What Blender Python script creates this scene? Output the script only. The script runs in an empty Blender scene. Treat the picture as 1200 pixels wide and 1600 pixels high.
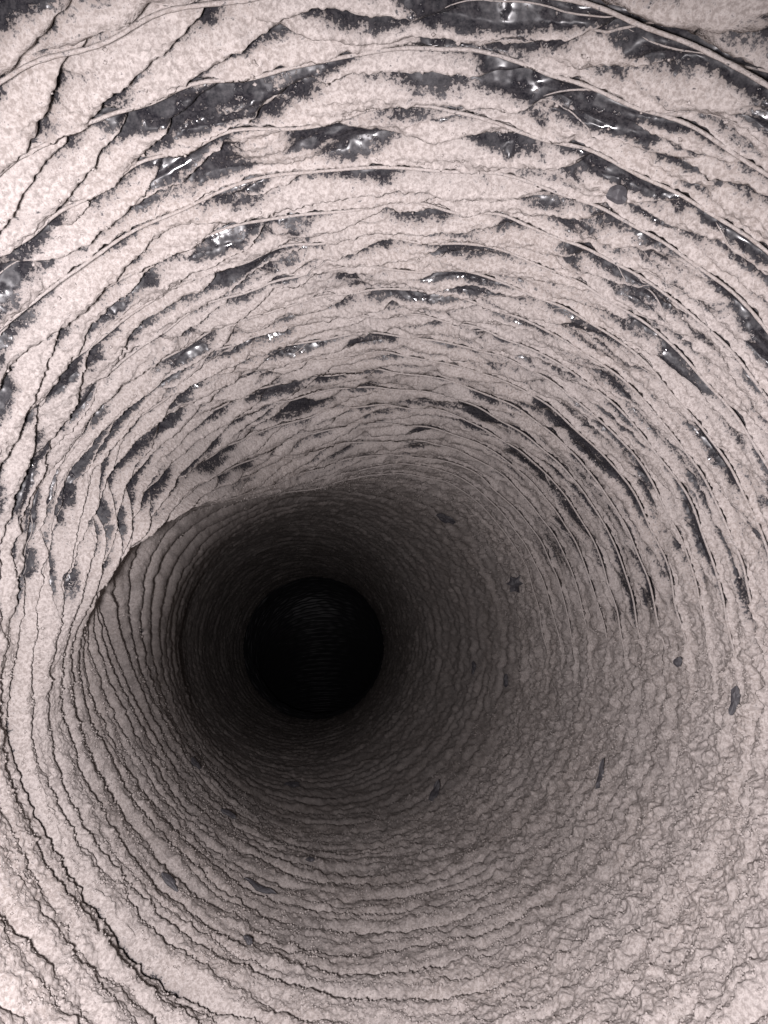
import bpy, math, random
import numpy as np
from mathutils import Vector

# ------------------------------------------------------------------ camera, light, exposure
scene = bpy.context.scene
COL = scene.collection
R = 0.10                      # duct radius near the mouth, metres
F = 1164.0                    # focal length of the photograph in its own pixels

cam_data = bpy.data.cameras.new('camera')
cam_data.sensor_fit = 'VERTICAL'
cam_data.sensor_height = 36.0
cam_data.lens = 36.0 * F / 1600.0
cam_data.clip_start = 0.002
cam_data.clip_end = 20.0
cam = bpy.data.objects.new('camera', cam_data)
cam.location = (0, 0, 0)
cam.rotation_euler = (math.radians(90 + 9.75), 0, 0)
COL.objects.link(cam)
scene.camera = cam

world = bpy.data.worlds.new('World')
scene.world = world
world.use_nodes = True
bg = world.node_tree.nodes['Background']
bg.inputs['Color'].default_value = (0.90, 0.95, 1.0, 1)
bg.inputs['Strength'].default_value = 0.03          # dim room behind the open mouth

flash = bpy.data.lights.new('phone_flash', 'SPOT')   # the phone's own light beside the lens
flash.energy = 4.1
flash.color = (1.0, 0.94, 0.97)
flash.shadow_soft_size = 0.005
flash.spot_size = math.radians(124)
flash.spot_blend = 1.0
flash_ob = bpy.data.objects.new('phone_flash', flash)
flash_ob.location = (-0.014, -0.002, -0.008)
flash_ob.rotation_euler = (math.radians(90), 0, 0)
COL.objects.link(flash_ob)

scene.view_settings.view_transform = 'Standard'
scene.view_settings.look = 'None'
scene.view_settings.gamma = 1.0
scene.view_settings.exposure = 0.0
scene.view_settings.use_curve_mapping = False
scene.cycles.max_bounces = 4
scene.cycles.diffuse_bounces = 2
scene.cycles.glossy_bounces = 2
scene.cycles.use_denoising = True
scene.cycles.use_adaptive_sampling = True
scene.cycles.adaptive_threshold = 0.02
scene.cycles.sample_clamp_indirect = 3.0

# ------------------------------------------------------------------ noise (periodic round the duct)
PI2 = 2 * math.pi

def hash2(ix, iy, seed):
    h = (ix.astype(np.int64) * 374761393 + iy.astype(np.int64) * 668265263 + seed * 974634777) & 0xFFFFFFFF
    h = ((h ^ (h >> 13)) * 1274126177) & 0xFFFFFFFF
    h = ((h ^ (h >> 16)) * 2246822519) & 0xFFFFFFFF
    return ((h ^ (h >> 15)) & 0xFFFFFF) / float(0x1000000)

def noise(th, v, nx, fy, seed, slant=0.0):
    """gradient noise, about -1..1; nx cells round the duct, fy cells per turn"""
    x = th / PI2 * nx + v * slant
    y = v * fy
    ix = np.floor(x); iy = np.floor(y)
    fx = x - ix; fy_ = y - iy
    ux = fx * fx * fx * (fx * (fx * 6 - 15) + 10)
    uy = fy_ * fy_ * fy_ * (fy_ * (fy_ * 6 - 15) + 10)
    out = 0
    for dx in (0, 1):
        for dy in (0, 1):
            a = hash2((ix + dx) % nx, iy + dy + 5000, seed) * PI2
            g = np.cos(a) * (fx - dx) + np.sin(a) * (fy_ - dy)
            out = out + g * (ux if dx else 1 - ux) * (uy if dy else 1 - uy)
    return out * 1.5

def bumps(th, v, nx, fy, seed, k=4.0):
    """soft rounded clumps of mixed size"""
    x = th / PI2 * nx
    y = v * fy
    ix = np.floor(x); iy = np.floor(y)
    out = np.zeros(x.shape)
    for dx in (-1, 0, 1):
        for dy in (-1, 0, 1):
            cx = (ix + dx) % nx; cy = iy + dy + 5000
            a = hash2(cx, cy, seed + 33)
            d2 = (ix + dx + hash2(cx, cy, seed) - x) ** 2 + (iy + dy + hash2(cx, cy, seed + 77) - y) ** 2
            out = out + (.15 + a * a) * np.exp(-(k + 4 * a) * d2)
    return 1.15 * (1 - np.exp(-1.5 * out))

def sst(a, b, x):
    t = np.clip((x - a) / (b - a), 0, 1)
    return t * t * (3 - 2 * t)

def angdist(th, deg):
    d = (th - math.radians(deg) + math.pi) % PI2 - math.pi
    return np.abs(d)

# ------------------------------------------------------------------ the duct's course
U0, U1 = -12, 44
_u = np.linspace(U0 - 2, U1 + 3, 2001)
_ku = [-14, 7, 12, 18, 47, 50]
_kq = [-.00063, .00189, .00258, .0035, .0096, .01023]
_q = np.interp(_u, _ku, _kq)
_k = np.ones(41) / 41
_q = np.convolve(np.pad(_q, 20, mode='reflect', reflect_type='odd'), _k, mode='valid')

def smooth_table(x, xs, ys):
    xx = np.linspace(xs[0], xs[-1], 800)
    yy = np.interp(xx, xs, ys)
    k = np.ones(61) / 61
    yy = np.convolve(np.pad(yy, 30, mode='edge'), k, mode='valid')
    return np.interp(x, xx, yy)

KQ = [-.001, .0015, .0019, .0027, .0038, .0053, .0070, .0096, .0105]
KR = [1.0, 1.0, 1.01, 1.05, 1.09, 1.15, 1.20, 1.22, 1.22]
KCX = [0, 0, -6, -36, -80, -132, -128, -102, -98]
KCY = [0, 0, 0, -5, -10, 2, -4, -13, -13]

def q_of(u):
    return np.interp(u, _u, _q)

GX = [-20, 3.5, 5.0, 15.0, 19.0, 26, 60]
GY = [-20, 3.5, 4.8, 8.2, 13.0, 26, 60]

def pinch(th):
    return np.exp(-(angdist(th, 160) / math.radians(34)) ** 2)

def course(u, th):
    """depth coordinate of ring u at angle th; rings crowd together on the left, inside of the bend"""
    q = q_of(u)
    return q + pinch(th) * (q_of(np.interp(u, GX, GY)) - q)

def base(u, th, inward):
    """point on the duct wall; inward = displacement towards the axis in units of R"""
    q = course(u, th)
    rad = smooth_table(q, KQ, KR)
    y = F * q * rad * R
    cx = smooth_table(q, KQ, KCX) / F * y
    cz = smooth_table(q, KQ, KCY) / F * y
    # the dented lip at the upper left
    deg = np.degrees(th) % 360
    lip = sst(50, 110, deg) * sst(198, 150, deg)
    lu = u - np.interp(deg, [0, 100, 115, 132, 150, 166, 182, 200, 360], [16, 16, 15.3, 14.2, 12.6, 10, 7.5, 6.5, 6.5])
    lip = lip * sst(-7, .2, lu) * (1 - sst(-1.2, 5.0, lu))
    rr = R * (rad - inward - .19 * lip)
    return np.stack([cx + rr * np.cos(th), y, cz + rr * np.sin(th)], -1)

def top_mask(u, th):
    s = np.sin(th) + .10 * noise(th, u, 9, .3, 5)
    return sst(-.05, .22, s) * (1 - sst(9, 18.0, u + 2.0 * noise(th, u, 7, .2, 6)))

def pleat(ph, gap):
    """one slack pleat per unit of phase: bare gap, soft swelling, steep far side"""
    f = ph - np.floor(ph)
    puff = sst(-.05, .62, f) ** .8 * (1 - sst(.64, 1.0, f))
    gap_open = np.maximum(1 - sst(gap - .14, gap + .20, f), sst(.90, 1.0, f) * sst(-.05, .12, gap))
    return puff, gap_open

def relief(u, th, fine=True):
    """inward displacement / R and how bare of dust the black film is"""
    T = top_mask(u, th)
    far = sst(9, 24, u)
    right = sst(.0, .8, np.cos(th)) * (1 - T) * (1 - .5 * far)
    gs = np.interp(u, [-20, 4, 5, 15, 15.5, 19, 20, 25, 27, 60], [1, 1, .4, .35, 1.0, 1.2, 1.5, 1.5, 1, 1])
    tight = np.clip(1 + pinch(th) * (gs - 1), .75, 1.15)      # rings squeezed together rise less
    hi = noise(th, u, 170, 3.6, 23); hi2 = noise(th, u, 380, 8.2, 25)
    # lower wall: packed pleats, some split in two
    W = .22 * noise(th, u, 11, .9, 16) + .12 * noise(th, u, 46, .9, 3) + .045 * noise(th, u, 130, 1.6, 4)
    s1 = np.abs(np.sin(math.pi * (u + W)))
    s3 = np.abs(np.sin(math.pi * (1.9 * u + .35 * noise(th, u, 17, 1.1, 17) + .13 * noise(th, u, 70, 1.6, 18) + .05 * noise(th, u, 190, 3, 19))))
    near_lip = np.clip(1.3 * np.exp(-(angdist(th, 152) / math.radians(40)) ** 2) * sst(4.5, 7, u) * (1 - sst(19, 25, u)), 0, 1)
    mixs = np.clip(.5 + .6 * noise(th, u, 14, .4, 20), .15, .85) * (1 - .85 * near_lip)
    brk = np.clip(.80 + .8 * noise(th, u, 30, 1.1, 26), .40, 1)
    packed = (1 - mixs) * s1 ** (.85 + .3 * right) + mixs * .75 * s3 ** (.75 + .4 * right)
    packed = 1 - (1 - packed) * brk
    # upper wall: slack film in slanting folds that cross the wires
    lean = np.where(th > 1.6 * math.pi, th - PI2, th) - math.pi / 2
    low = noise(th, u, 16, .45, 21); mid = noise(th, u, 40, 1.0, 22, -5.0)
    jag = .006 * hi + .006 * hi2
    wd = sst(math.radians(85), math.radians(35), angdist(th, 10))
    wob = .13 * noise(th, u, 12, .7, 63) + .07 * noise(th, u, 34, .9, 67)
    # every turn climbs to its wire and drops off behind it; the film lies open at the foot of the climb
    ph = u + .05 + .35 * (1 - wd) * wob
    f = ph - np.floor(ph)
    ramp = np.minimum(f / .92, 1) ** .8 * (1 - sst(.93, 1.0, f))
    win = np.clip(np.sin(math.pi * np.clip(f / .95, 0, 1)), 0, 1) ** .45
    wC = .13 + .66 * noise(th, u, 21, .9, 66) + .42 * noise(th, u, 50, 1.6, 69, -6.0) + .30 * wd - .06 * sst(6, 12, u)
    oC = 1 - sst(wC - .10, wC + .14, f + 2 * jag)
    foot = 1 - f * f * f
    # between the wires the slack film puffs out in slanting pleats that run over one another
    warp = .50 * noise(th, u, 12, .35, 1) + .24 * noise(th, u, 30, .8, 2) + .05 * noise(th, u, 80, 2.0, 93) + 1.5 * jag
    puffA, oA = pleat(1.8 * u - 3.9 * lean + 1.4 * warp, .20 + .46 * noise(th, u, 24, .8, 64))
    puffB, oB = pleat(1.55 * u - 1.0 * lean + 1.3 * noise(th, u, 11, .4, 61) + .30 * noise(th, u, 36, .9, 62) + 1.5 * jag, .17 + .46 * noise(th, u, 26, .8, 65))
    mB = sst(-.05, .30, noise(th, u, 13, .5, 94)) * (1 - .6 * wd)
    mA = np.clip(.85 + .5 * noise(th, u, 15, .5, 95), .4, 1) * (1 - .5 * wd)
    pA = puffA * mA * (1 - .75 * mB); pB = puffB * mB
    slack = .42 * ramp + (1.25 * np.maximum(pA, pB) + .18 * noise(th, u, 40, 1.2, 68, -6.0)) * (.25 + .75 * win)
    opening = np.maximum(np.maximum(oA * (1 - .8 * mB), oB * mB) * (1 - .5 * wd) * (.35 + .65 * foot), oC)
    amp = .048 + .016 * noise(th, u, 12, .5, 8) - .031 * right - .016 * far
    h = (amp * packed * (1 - T) + .042 * slack * T) * tight
    n3 = noise(th, u, 50, 7.0, 13, -8.0)
    crease = .004 * np.exp(-(n3 * 3) ** 2)
    h = h + near_lip * .040 * s1 ** .6 * (1 - .3 * T) + T * crease * foot
    # wire showing through the film
    fu = u + .04 + .35 * (1 - wd) * wob
    fu = fu + .08 - np.round(fu + .08)
    wr = sst(math.radians(82), math.radians(64), angdist(th, 62)) * (1 - sst(15, 20, u))
    ridge = .015 * np.exp(-(fu / .05) ** 2) * wr
    h = h + ridge
    # where the dust has dropped off
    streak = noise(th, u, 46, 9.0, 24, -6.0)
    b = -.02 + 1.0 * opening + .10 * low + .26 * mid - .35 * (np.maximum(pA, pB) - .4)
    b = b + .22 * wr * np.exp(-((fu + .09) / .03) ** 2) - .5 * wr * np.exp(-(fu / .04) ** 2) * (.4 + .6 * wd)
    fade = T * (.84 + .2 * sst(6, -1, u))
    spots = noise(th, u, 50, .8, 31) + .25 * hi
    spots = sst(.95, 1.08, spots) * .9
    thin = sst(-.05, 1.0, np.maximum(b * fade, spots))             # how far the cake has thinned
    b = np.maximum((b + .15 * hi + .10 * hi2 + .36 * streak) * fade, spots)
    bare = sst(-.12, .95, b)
    # dust caked on the film
    lump = bumps(th + .01 * noise(th, u, 70, 1.5, 40), u, 150, 2.9, 41)
    small = bumps(th, u, 340, 7.2, 42)
    clod = np.clip(noise(th, u, 70, 1.5, 46), -.3, 1)
    lamp = (.012 + .006 * right) * (1 - .40 * T) * (1 - .45 * near_lip)
    dust = .014 + lamp * lump + (.0060 + .004 * right) * (1 - .15 * T) * (1 - .4 * near_lip) * small + (.005 + .010 * right) * clod
    if fine:
        dust = dust + .0036 * noise(th, u, 640, 14, 44)
    h = h + (1 - thin) * dust * (.4 + .6 * tight)
    # the long open crack where the bend pinches on the left
    cm = sst(math.radians(46), math.radians(26), angdist(th, 211))
    cu = u - 5.5 - .12 * noise(th, u * 0, 90, 1, 51)
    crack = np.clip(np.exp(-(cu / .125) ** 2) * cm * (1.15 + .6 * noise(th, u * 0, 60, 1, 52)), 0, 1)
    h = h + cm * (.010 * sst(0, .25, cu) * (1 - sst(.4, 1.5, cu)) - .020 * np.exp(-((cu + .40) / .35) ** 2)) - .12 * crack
    bare = np.maximum(bare, sst(.22, .6, crack))  # crack core coloured film-black to stand in for the shade inside it
    return h, bare

# ------------------------------------------------------------------ materials
def nodes(name):
    m = bpy.data.materials.new(name); m.use_nodes = True
    nt = m.node_tree
    return m, nt, nt.nodes['Principled BSDF']

def N(nt, typ, **kw):
    n = nt.nodes.new(typ)
    for k, v in kw.items():
        if k in n.inputs.keys(): n.inputs[k].default_value = v
        else: setattr(n, k, v)
    return n

def mix_col(nt, fac, a, b):
    n = nt.nodes.new('ShaderNodeMix'); n.data_type = 'RGBA'
    for sock, val in ((n.inputs[0], fac), (n.inputs[6], a), (n.inputs[7], b)):
        if hasattr(val, 'is_output'): nt.links.new(val, sock)
        else: sock.default_value = val
    return n.outputs[2]

def math_n(nt, op, a, b=None, clamp=False):
    n = nt.nodes.new('ShaderNodeMath'); n.operation = op; n.use_clamp = clamp
    for sock, val in zip(n.inputs, (a, b)):
        if val is None: continue
        if hasattr(val, 'is_output'): nt.links.new(val, sock)
        else: sock.default_value = val
    return n.outputs[0]

def dusty_film(name, use_attr=True, const_bare=0.0):
    m, nt, bs = nodes(name)
    tc = N(nt, 'ShaderNodeTexCoord')
    def nz(scale, detail=2.0, rough=.6):
        n = N(nt, 'ShaderNodeTexNoise', Scale=scale, Detail=detail, Roughness=rough)
        nt.links.new(tc.outputs['Object'], n.inputs['Vector']); return n
    grain = nz(1300, 2, .75); clot = nz(380, 1)
    if use_attr:
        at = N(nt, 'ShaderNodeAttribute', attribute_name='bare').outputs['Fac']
    else:
        at = const_bare
    # frosted, speckled margins where the dust thins out
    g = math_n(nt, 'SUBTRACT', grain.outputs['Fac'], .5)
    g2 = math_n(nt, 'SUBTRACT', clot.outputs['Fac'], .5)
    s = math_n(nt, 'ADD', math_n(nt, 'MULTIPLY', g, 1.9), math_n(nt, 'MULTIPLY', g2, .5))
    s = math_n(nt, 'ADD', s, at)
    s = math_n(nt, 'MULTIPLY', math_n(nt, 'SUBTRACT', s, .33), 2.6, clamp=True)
    # dust colour
    c = mix_col(nt, clot.outputs['Fac'], (.190, .168, .158, 1), (.300, .271, .256, 1))
    # lint and soot tint the dust in broad drifts
    tint = nz(26, 2)
    tr = N(nt, 'ShaderNodeMapRange'); nt.links.new(tint.outputs['Fac'], tr.inputs[0])
    tr.inputs[1].default_value = .36; tr.inputs[2].default_value = .66
    c = mix_col(nt, math_n(nt, 'MULTIPLY', tr.outputs[0], .45), c, (.235, .198, .175, 1))
    cr = N(nt, 'ShaderNodeMapRange'); nt.links.new(grain.outputs['Fac'], cr.inputs[0])
    cr.inputs[1].default_value = .38; cr.inputs[2].default_value = .66; cr.inputs[3].default_value = 0; cr.inputs[4].default_value = 1
    c = mix_col(nt, cr.outputs[0], c, (.41, .374, .354, 1))
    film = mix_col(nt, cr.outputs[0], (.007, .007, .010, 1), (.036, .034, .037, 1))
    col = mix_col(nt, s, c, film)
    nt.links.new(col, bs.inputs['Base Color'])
    ro = N(nt, 'ShaderNodeMapRange'); nt.links.new(s, ro.inputs[0])
    ro.inputs[3].default_value = .95
    rv = N(nt, 'ShaderNodeMapRange'); nt.links.new(clot.outputs['Fac'], rv.inputs[0])
    rv.inputs[1].default_value = .35; rv.inputs[2].default_value = .65; rv.inputs[3].default_value = .10; rv.inputs[4].default_value = .62
    nt.links.new(rv.outputs[0], ro.inputs[4])
    nt.links.new(ro.outputs[0], bs.inputs['Roughness'])
    sp = N(nt, 'ShaderNodeMapRange'); nt.links.new(s, sp.inputs[0])
    sp.inputs[3].default_value = .12; sp.inputs[4].default_value = .30
    nt.links.new(sp.outputs[0], bs.inputs['Specular IOR Level'])
    bu = N(nt, 'ShaderNodeBump', Strength=.5, Distance=.0005)
    nt.links.new(math_n(nt, 'MULTIPLY', grain.outputs['Fac'], math_n(nt, 'SUBTRACT', 1.0, s)), bu.inputs['Height'])
    nt.links.new(bu.outputs['Normal'], bs.inputs['Normal'])
    return m

M_DUCT = dusty_film('dusty_black_film')
M_WIRE = dusty_film('dusty_wire', False, .22)

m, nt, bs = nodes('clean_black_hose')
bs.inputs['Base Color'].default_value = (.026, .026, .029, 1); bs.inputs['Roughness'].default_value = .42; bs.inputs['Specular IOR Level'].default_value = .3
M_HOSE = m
m, nt, bs = nodes('dark_flake')
tc = N(nt, 'ShaderNodeTexCoord'); nn = N(nt, 'ShaderNodeTexNoise', Scale=900.0, Detail=3.0)
nt.links.new(tc.outputs['Object'], nn.inputs['Vector'])
nt.links.new(mix_col(nt, nn.outputs['Fac'], (.012, .012, .016, 1), (.06, .055, .06, 1)), bs.inputs['Base Color'])
bs.inputs['Roughness'].default_value = .6
M_FLAKE = m

# ------------------------------------------------------------------ mesh helpers
def link(name, me, parent=None):
    o = bpy.data.objects.new(name, me); COL.objects.link(o)
    if parent: o.parent = parent
    return o

def grid_mesh(name, P, Nrm, mat, attr=None, close=True):
    """P: rows x cols x 3, the columns closing on themselves"""
    r, c = P.shape[:2]
    me = bpy.data.meshes.new(name)
    i = np.arange(r * c).reshape(r, c)
    nx = np.roll(i, -1, 1)
    if close: a, b = i, nx
    else: a, b = i[:, :-1], i[:, 1:]
    f = np.stack([a[:-1], b[:-1], b[1:], a[1:]], -1).reshape(-1, 4)
    n = len(f)
    me.vertices.add(r * c); me.vertices.foreach_set('co', P.reshape(-1).astype(np.float32))
    me.loops.add(n * 4); me.loops.foreach_set('vertex_index', f.reshape(-1).astype(np.int32))
    me.polygons.add(n); me.polygons.foreach_set('loop_start', np.arange(0, n * 4, 4, dtype=np.int32))
    me.update(calc_edges=True)
    me.polygons.foreach_set('use_smooth', np.ones(n, bool))
    if attr is not None:
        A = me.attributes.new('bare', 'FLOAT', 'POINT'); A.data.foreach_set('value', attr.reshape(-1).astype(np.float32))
    if Nrm is not None:
        me.normals_split_custom_set_from_vertices(Nrm.reshape(-1, 3).astype(np.float32))
    me.materials.append(mat)
    return me

def wall_points(us, ths, fine=True):
    U, TH = np.meshgrid(us, ths, indexing='ij')
    h, b = relief(U, TH, fine)
    return base(U, TH, h), b

# ------------------------------------------------------------------ the duct: one pleat of film per turn, wire between
duct = bpy.data.objects.new('flexible_duct', None); COL.objects.link(duct)
duct['label'] = 'dust-caked flexible duct of ribbed black film, seen from inside'
duct['category'] = 'duct'

for k in range(U0, U1):
    if k < -6: na, nt_ = 8, 300
    elif k < -2: na, nt_ = 12, 700
    elif k < 8: na, nt_ = 36, 1900
    elif k < 18: na, nt_ = 20, 1500
    elif k < 28: na, nt_ = 12, 900
    else: na, nt_ = 8, 700
    du = 1.0 / na
    us = k + np.arange(-1, na + 2) * du
    ths = np.arange(nt_) / nt_ * PI2
    P, b = wall_points(us, ths, k >= -6)
    du_v = P[2:] - P[:-2]
    dt_v = np.roll(P, -1, 1)[1:-1] - np.roll(P, 1, 1)[1:-1]
    nr = np.cross(dt_v, du_v)
    nr /= np.linalg.norm(nr, axis=-1, keepdims=True) + 1e-12
    P = P[1:-1]; b = b[1:-1]
    ax = P - P.mean(1, keepdims=True)
    if (nr * ax).sum(-1).mean() > 0: nr = -nr
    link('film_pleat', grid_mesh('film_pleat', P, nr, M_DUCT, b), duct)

def tube(name, pts, rad, mat, nseg=6):
    pts = np.asarray(pts); t = np.gradient(pts, axis=0); t /= np.linalg.norm(t, axis=1, keepdims=True)
    up = np.array([0, 1.0, 0]); s = np.cross(t, up); s /= np.linalg.norm(s, axis=1, keepdims=True); w = np.cross(s, t)
    a = np.arange(nseg) / nseg * PI2
    P = pts[:, None] + rad[:, None, None] * (np.cos(a)[None, :, None] * s[:, None] + np.sin(a)[None, :, None] * w[:, None])
    return grid_mesh(name, P, None, mat)

rng = np.random.default_rng(4)
for k in range(-3, 17):
    a0 = -14 + 8 * rng.random(); a1 = 140 + 25 * rng.random()
    ths = np.radians(np.linspace(a0, a1, 420))
    wdk = sst(math.radians(85), math.radians(35), angdist(ths, 10))
    us = np.full(420, k - .13)
    for _ in range(6):          # follow the crest of the turn
        us = k - .12 - .35 * (1 - wdk) * (.13 * noise(ths, us, 12, .7, 63) + .07 * noise(ths, us, 34, .9, 67))
    hh, _b = relief(us, ths, False)
    hh = np.convolve(np.pad(hh, 14, mode='edge'), np.hanning(31)[1:-1] / np.hanning(31).sum(), mode='valid')
    ends = sst(0, 1, np.minimum(np.arange(420), np.arange(420)[::-1]) / 40)
    P = base(us, ths, hh + .0036 - .03 * (1 - ends) - .007 * (1 - wdk) * sst(-.1, .3, noise(ths, us * 0 + k * 3.7, 26, 1, 96)))
    rad = R * (.0035 + .0008 * noise(ths, us, 300, 1, 9))
    link('wire_rib', tube('wire_rib', P, rad, M_WIRE), duct)

# thin slanting creases in the slack film
M_CREASE = dusty_film('dusty_crease', False, .34)
rng = np.random.default_rng(21)
for i in range(84):
    n = 60
    uc = rng.uniform(-2, 7) if i < 56 else rng.uniform(5, 13)
    t0 = math.radians(rng.uniform(8, 165)); ln = rng.uniform(.10, .42) * (1 if uc < 6 else .8)
    slope = rng.choice([1, 1, 1, -.5]) * rng.uniform(.6, 3.0)
    p = np.linspace(-.5, .5, n)
    ths = t0 + p * ln
    us = uc + slope * p * ln + rng.uniform(-.12, .12) * (p * p - .25) * 4 * min(1, ln * 2)
    hh, _b = relief(us, ths, False)
    k = np.hanning(19)[1:-1]
    hh = np.maximum(hh, np.convolve(np.pad(hh, 8, mode='edge'), k / k.sum(), mode='valid'))
    taper = np.sin(np.linspace(.06, math.pi - .06, n)) ** .6
    rad = R * rng.uniform(.0012, .0032) * taper
    P = base(us, ths, hh - .004 + .005 * taper)
    link('film_crease', tube('film_crease', P, rad, M_CREASE, 5), duct)

# ------------------------------------------------------------------ the clean black hose beyond
hose = bpy.data.objects.new('corrugated_hose', None); COL.objects.link(hose)
hose['label'] = 'clean glossy black ribbed hose at the dark far end of the duct'
hose['category'] = 'hose'
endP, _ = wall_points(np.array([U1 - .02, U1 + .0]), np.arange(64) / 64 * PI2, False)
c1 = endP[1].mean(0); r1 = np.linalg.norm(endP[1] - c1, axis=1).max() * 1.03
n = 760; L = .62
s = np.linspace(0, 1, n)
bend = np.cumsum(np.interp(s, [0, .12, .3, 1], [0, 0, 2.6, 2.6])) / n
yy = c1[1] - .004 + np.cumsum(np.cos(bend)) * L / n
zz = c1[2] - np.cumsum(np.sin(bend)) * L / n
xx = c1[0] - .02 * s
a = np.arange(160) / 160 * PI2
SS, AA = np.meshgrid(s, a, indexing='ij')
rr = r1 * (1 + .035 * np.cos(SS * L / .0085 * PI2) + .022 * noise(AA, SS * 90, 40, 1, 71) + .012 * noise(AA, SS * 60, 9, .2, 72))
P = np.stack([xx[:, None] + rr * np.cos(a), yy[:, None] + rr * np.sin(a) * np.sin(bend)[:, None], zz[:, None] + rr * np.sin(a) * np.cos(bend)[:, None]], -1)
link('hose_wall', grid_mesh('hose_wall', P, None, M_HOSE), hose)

# ------------------------------------------------------------------ loose crumbs of dust on the cake
M_CRUMB = dusty_film('dust_crumb', False, -.25)
rng = np.random.default_rng(11)
n = 32000
uu = rng.uniform(-2, 1, n * 4) ; uu = np.where(rng.random(n * 4) < .75, rng.uniform(-2, 12, n * 4), rng.uniform(12, 20, n * 4))
tt = rng.uniform(0, PI2, n * 4)
h, b = relief(uu, tt, True)
keep = (rng.random(n * 4) > .85 * top_mask(uu, tt)) & (rng.random(n * 4) < ((1 - b) * .9 + .10) * (1 - .9 * np.exp(-(angdist(tt, 155) / .8) ** 2) * sst(4, 7, uu))) & (noise(tt, uu, 90, 2.0, 81) + .6 * rng.normal(0, .35, n * 4) > .05)
uu, tt, h = uu[keep][:n], tt[keep][:n], h[keep][:n]
n = len(uu)
C = base(uu, tt, h + .001)
octv = np.array([[1, 0, 0], [-1, 0, 0], [0, 1, 0], [0, -1, 0], [0, 0, 1], [0, 0, -1]], float)
octf = np.array([[0, 2, 4], [2, 1, 4], [1, 3, 4], [3, 0, 4], [2, 0, 5], [1, 2, 5], [3, 1, 5], [0, 3, 5]])
size = R * np.clip(rng.lognormal(math.log(.0031), .40, n), .002, .0055)
V = octv[None] * size[:, None, None] * rng.uniform(.65, 1.3, (n, 6, 1))
ang = rng.uniform(0, PI2, n); ca, sa = np.cos(ang)[:, None], np.sin(ang)[:, None]
V = np.stack([V[..., 0] * ca - V[..., 1] * sa, V[..., 0] * sa + V[..., 1] * ca, V[..., 2]], -1)
an2 = rng.uniform(0, PI2, n); ca, sa = np.cos(an2)[:, None], np.sin(an2)[:, None]
V = np.stack([V[..., 0], V[..., 1] * ca - V[..., 2] * sa, V[..., 1] * sa + V[..., 2] * ca], -1)
V = V + C[:, None]
Fc = (octf[None] + 6 * np.arange(n)[:, None, None]).reshape(-1, 3)
me = bpy.data.meshes.new('dust_crumbs')
me.vertices.add(n * 6); me.vertices.foreach_set('co', V.reshape(-1).astype(np.float32))
me.loops.add(len(Fc) * 3); me.loops.foreach_set('vertex_index', Fc.reshape(-1).astype(np.int32))
me.polygons.add(len(Fc)); me.polygons.foreach_set('loop_start', np.arange(0, len(Fc) * 3, 3, dtype=np.int32))
me.update(calc_edges=True); me.polygons.foreach_set('use_smooth', np.ones(len(Fc), bool)); me.materials.append(M_CRUMB)
crumbs = link('dust_crumbs', me)
crumbs['kind'] = 'stuff'; crumbs['label'] = 'loose beige crumbs of dust clinging to the duct wall'; crumbs['category'] = 'dust'

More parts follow.
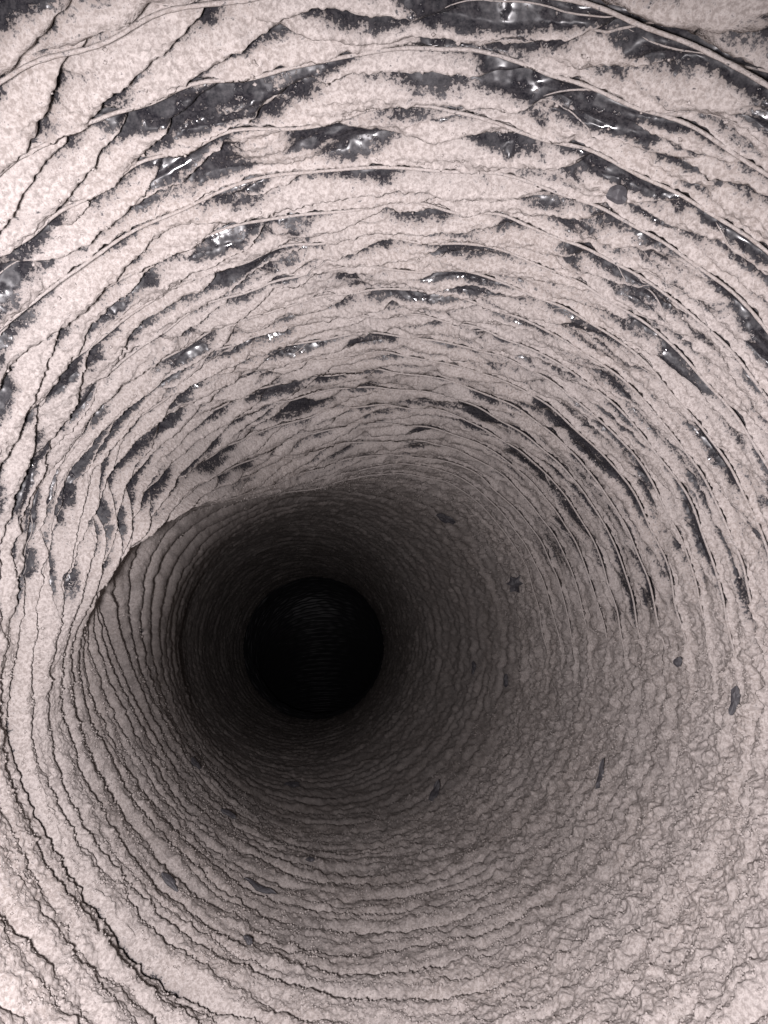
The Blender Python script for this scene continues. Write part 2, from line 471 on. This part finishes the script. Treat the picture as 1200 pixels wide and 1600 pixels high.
# ------------------------------------------------------------------ dark flakes caught in the dust
def flake(u, deg, lt, la, turn, label, star=False, seed=0, lift=50):
    """a thin curled chip; lt, la = length round and along the duct in mm"""
    rg = np.random.default_rng(100 + seed)
    th = math.radians(deg)
    hh, _ = relief(u + np.linspace(-.5, .2, 15), np.full(15, th), False)
    hh = np.array([hh.max()])
    e = 1e-3
    p = base(np.array([u, u + e, u]), np.array([th, th, th + e]), np.repeat(hh, 3))
    a = p[1] - p[0]; a /= np.linalg.norm(a)
    t = p[2] - p[0]; t -= a * (t @ a); t /= np.linalg.norm(t)
    nv = np.cross(a, t)
    ctr = p[0].copy()
    inward = np.array([0, p[0][1], 0]) - p[0]
    if nv @ inward < 0: nv = -nv
    f = math.radians(lift)
    v = a * math.cos(f) + nv * math.sin(f); w = nv * math.cos(f) - a * math.sin(f)
    c, s_ = math.cos(math.radians(turn)), math.sin(math.radians(turn))
    ex, ey = t * c + v * s_, v * c - t * s_
    m = 18
    an = np.arange(m) / m * PI2
    r = 1 + .18 * np.sin(2 * an + rg.uniform(0, 6)) + .12 * np.sin(3 * an + rg.uniform(0, 6)) + rg.normal(0, .07, m)
    if star: r = np.where(np.arange(m) % 3 == 0, 1.1, .72) + rg.normal(0, .13, m)
    x = r * np.cos(an) * lt * .5e-3; y = r * np.sin(an) * la * .5e-3
    curl = rg.uniform(.10, .22) * (lt + la) * 5e-4
    def place(x, y, z):
        z = z + curl * ((x / (lt * .5e-3)) ** 2 * .6 + .4 * np.sin(9 * x / (lt * 1e-3) + seed))
        return ctr + np.outer(x, ex) + np.outer(y, ey) + np.outer(z, w) + nv * (.25e-3 * la * math.sin(f) + .0003)
    tk = .00022
    vs = np.concatenate([place(x, y, 0 * x + tk), place(x * .55, y * .55, 0 * x + tk * 2.2), place(np.zeros(1), np.zeros(1), np.full(1, tk * 2.4)),
                         place(x, y, 0 * x - tk), place(np.zeros(1), np.zeros(1), np.full(1, -tk))])
    fs = []
    for i in range(m):
        j = (i + 1) % m
        fs += [(i, j, m + j, m + i), (m + i, m + j, 2 * m), (2 * m + 1 + i, j + 2 * m + 1, j, i)]
        fs.append((2 * m + 1 + j, 2 * m + 1 + i, 3 * m + 1))
    me = bpy.data.meshes.new('debris_flake'); o_ = Vector(ctr)
    me.from_pydata([tuple(q - ctr) for q in vs], [], fs); me.update(); me.materials.append(M_FLAKE)
    o = link('debris_flake', me); o.location = o_
    o['label'] = label; o['category'] = 'flake'; o['group'] = 'dark flakes caught in the dust'

flake(16.8, 19.5, 9.0, 9.5, 10, 'star-shaped dark flake stuck to the right wall, level with the hole top', True, 1, 60)
flake(18.7, 49, 11, 6, 20, 'ragged dark flake on the upper right wall above the star-shaped flake', False, 2)
flake(18.5, 304.5, 11, 5.5, 35, 'tilted dark flake on the lower right wall, below and right of the hole', False, 3)
flake(22.7, 261, 13, 4, 4, 'thin dark flake on the floor straight below the hole, nearest to it', False, 4)
flake(11.0, 246.5, 13, 2.0, 0, 'long straight dark sliver lying across the floor in the bottom middle', False, 5)
flake(17.0, 218, 7.5, 3.2, -8, 'short dark flake on the lower left wall, below and left of the hole', False, 6)
flake(8.2, 229, 7.5, 2.2, 0, 'grey sliver on the lower left wall, left of the long floor sliver', False, 7)
flake(15.2, 234, 9.5, 2.3, 5, 'flat dark flake on the floor between hole and long sliver, left of centre', False, 8)
flake(7.8, 246.5, 3.0, 2.0, 0, 'small dark chip near the bottom edge, below the long floor sliver', False, 9)
flake(14.2, 258.5, 4.2, 2.0, 0, 'tiny dark chip on the floor right of and above the long sliver', False, 10)
flake(10.5, 330.5, 10, 2.4, 12, 'narrow upright dark blade on the right wall, lower right of centre', False, 11)
flake(5.8, 350.5, 7.2, 2.6, -10, 'upright dark sliver nearest the right edge of the picture', False, 12)
flake(18.6, 348.5, 7.5, 3.2, 0, 'small upright dark chip on the right wall below the star-shaped flake', False, 13)
flake(.4, 62, 4.4, 3.0, 15, 'dark lump hanging by a wire rib at the upper right', False, 14)
flake(8.0, 356, 3.6, 2.4, 0, 'small dark chip on the right wall just below the bare film', False, 15)
flake(21.0, 351.5, 8, 3.6, 0, 'dim dark chip on the right wall, closest to the hole on that side', False, 16)
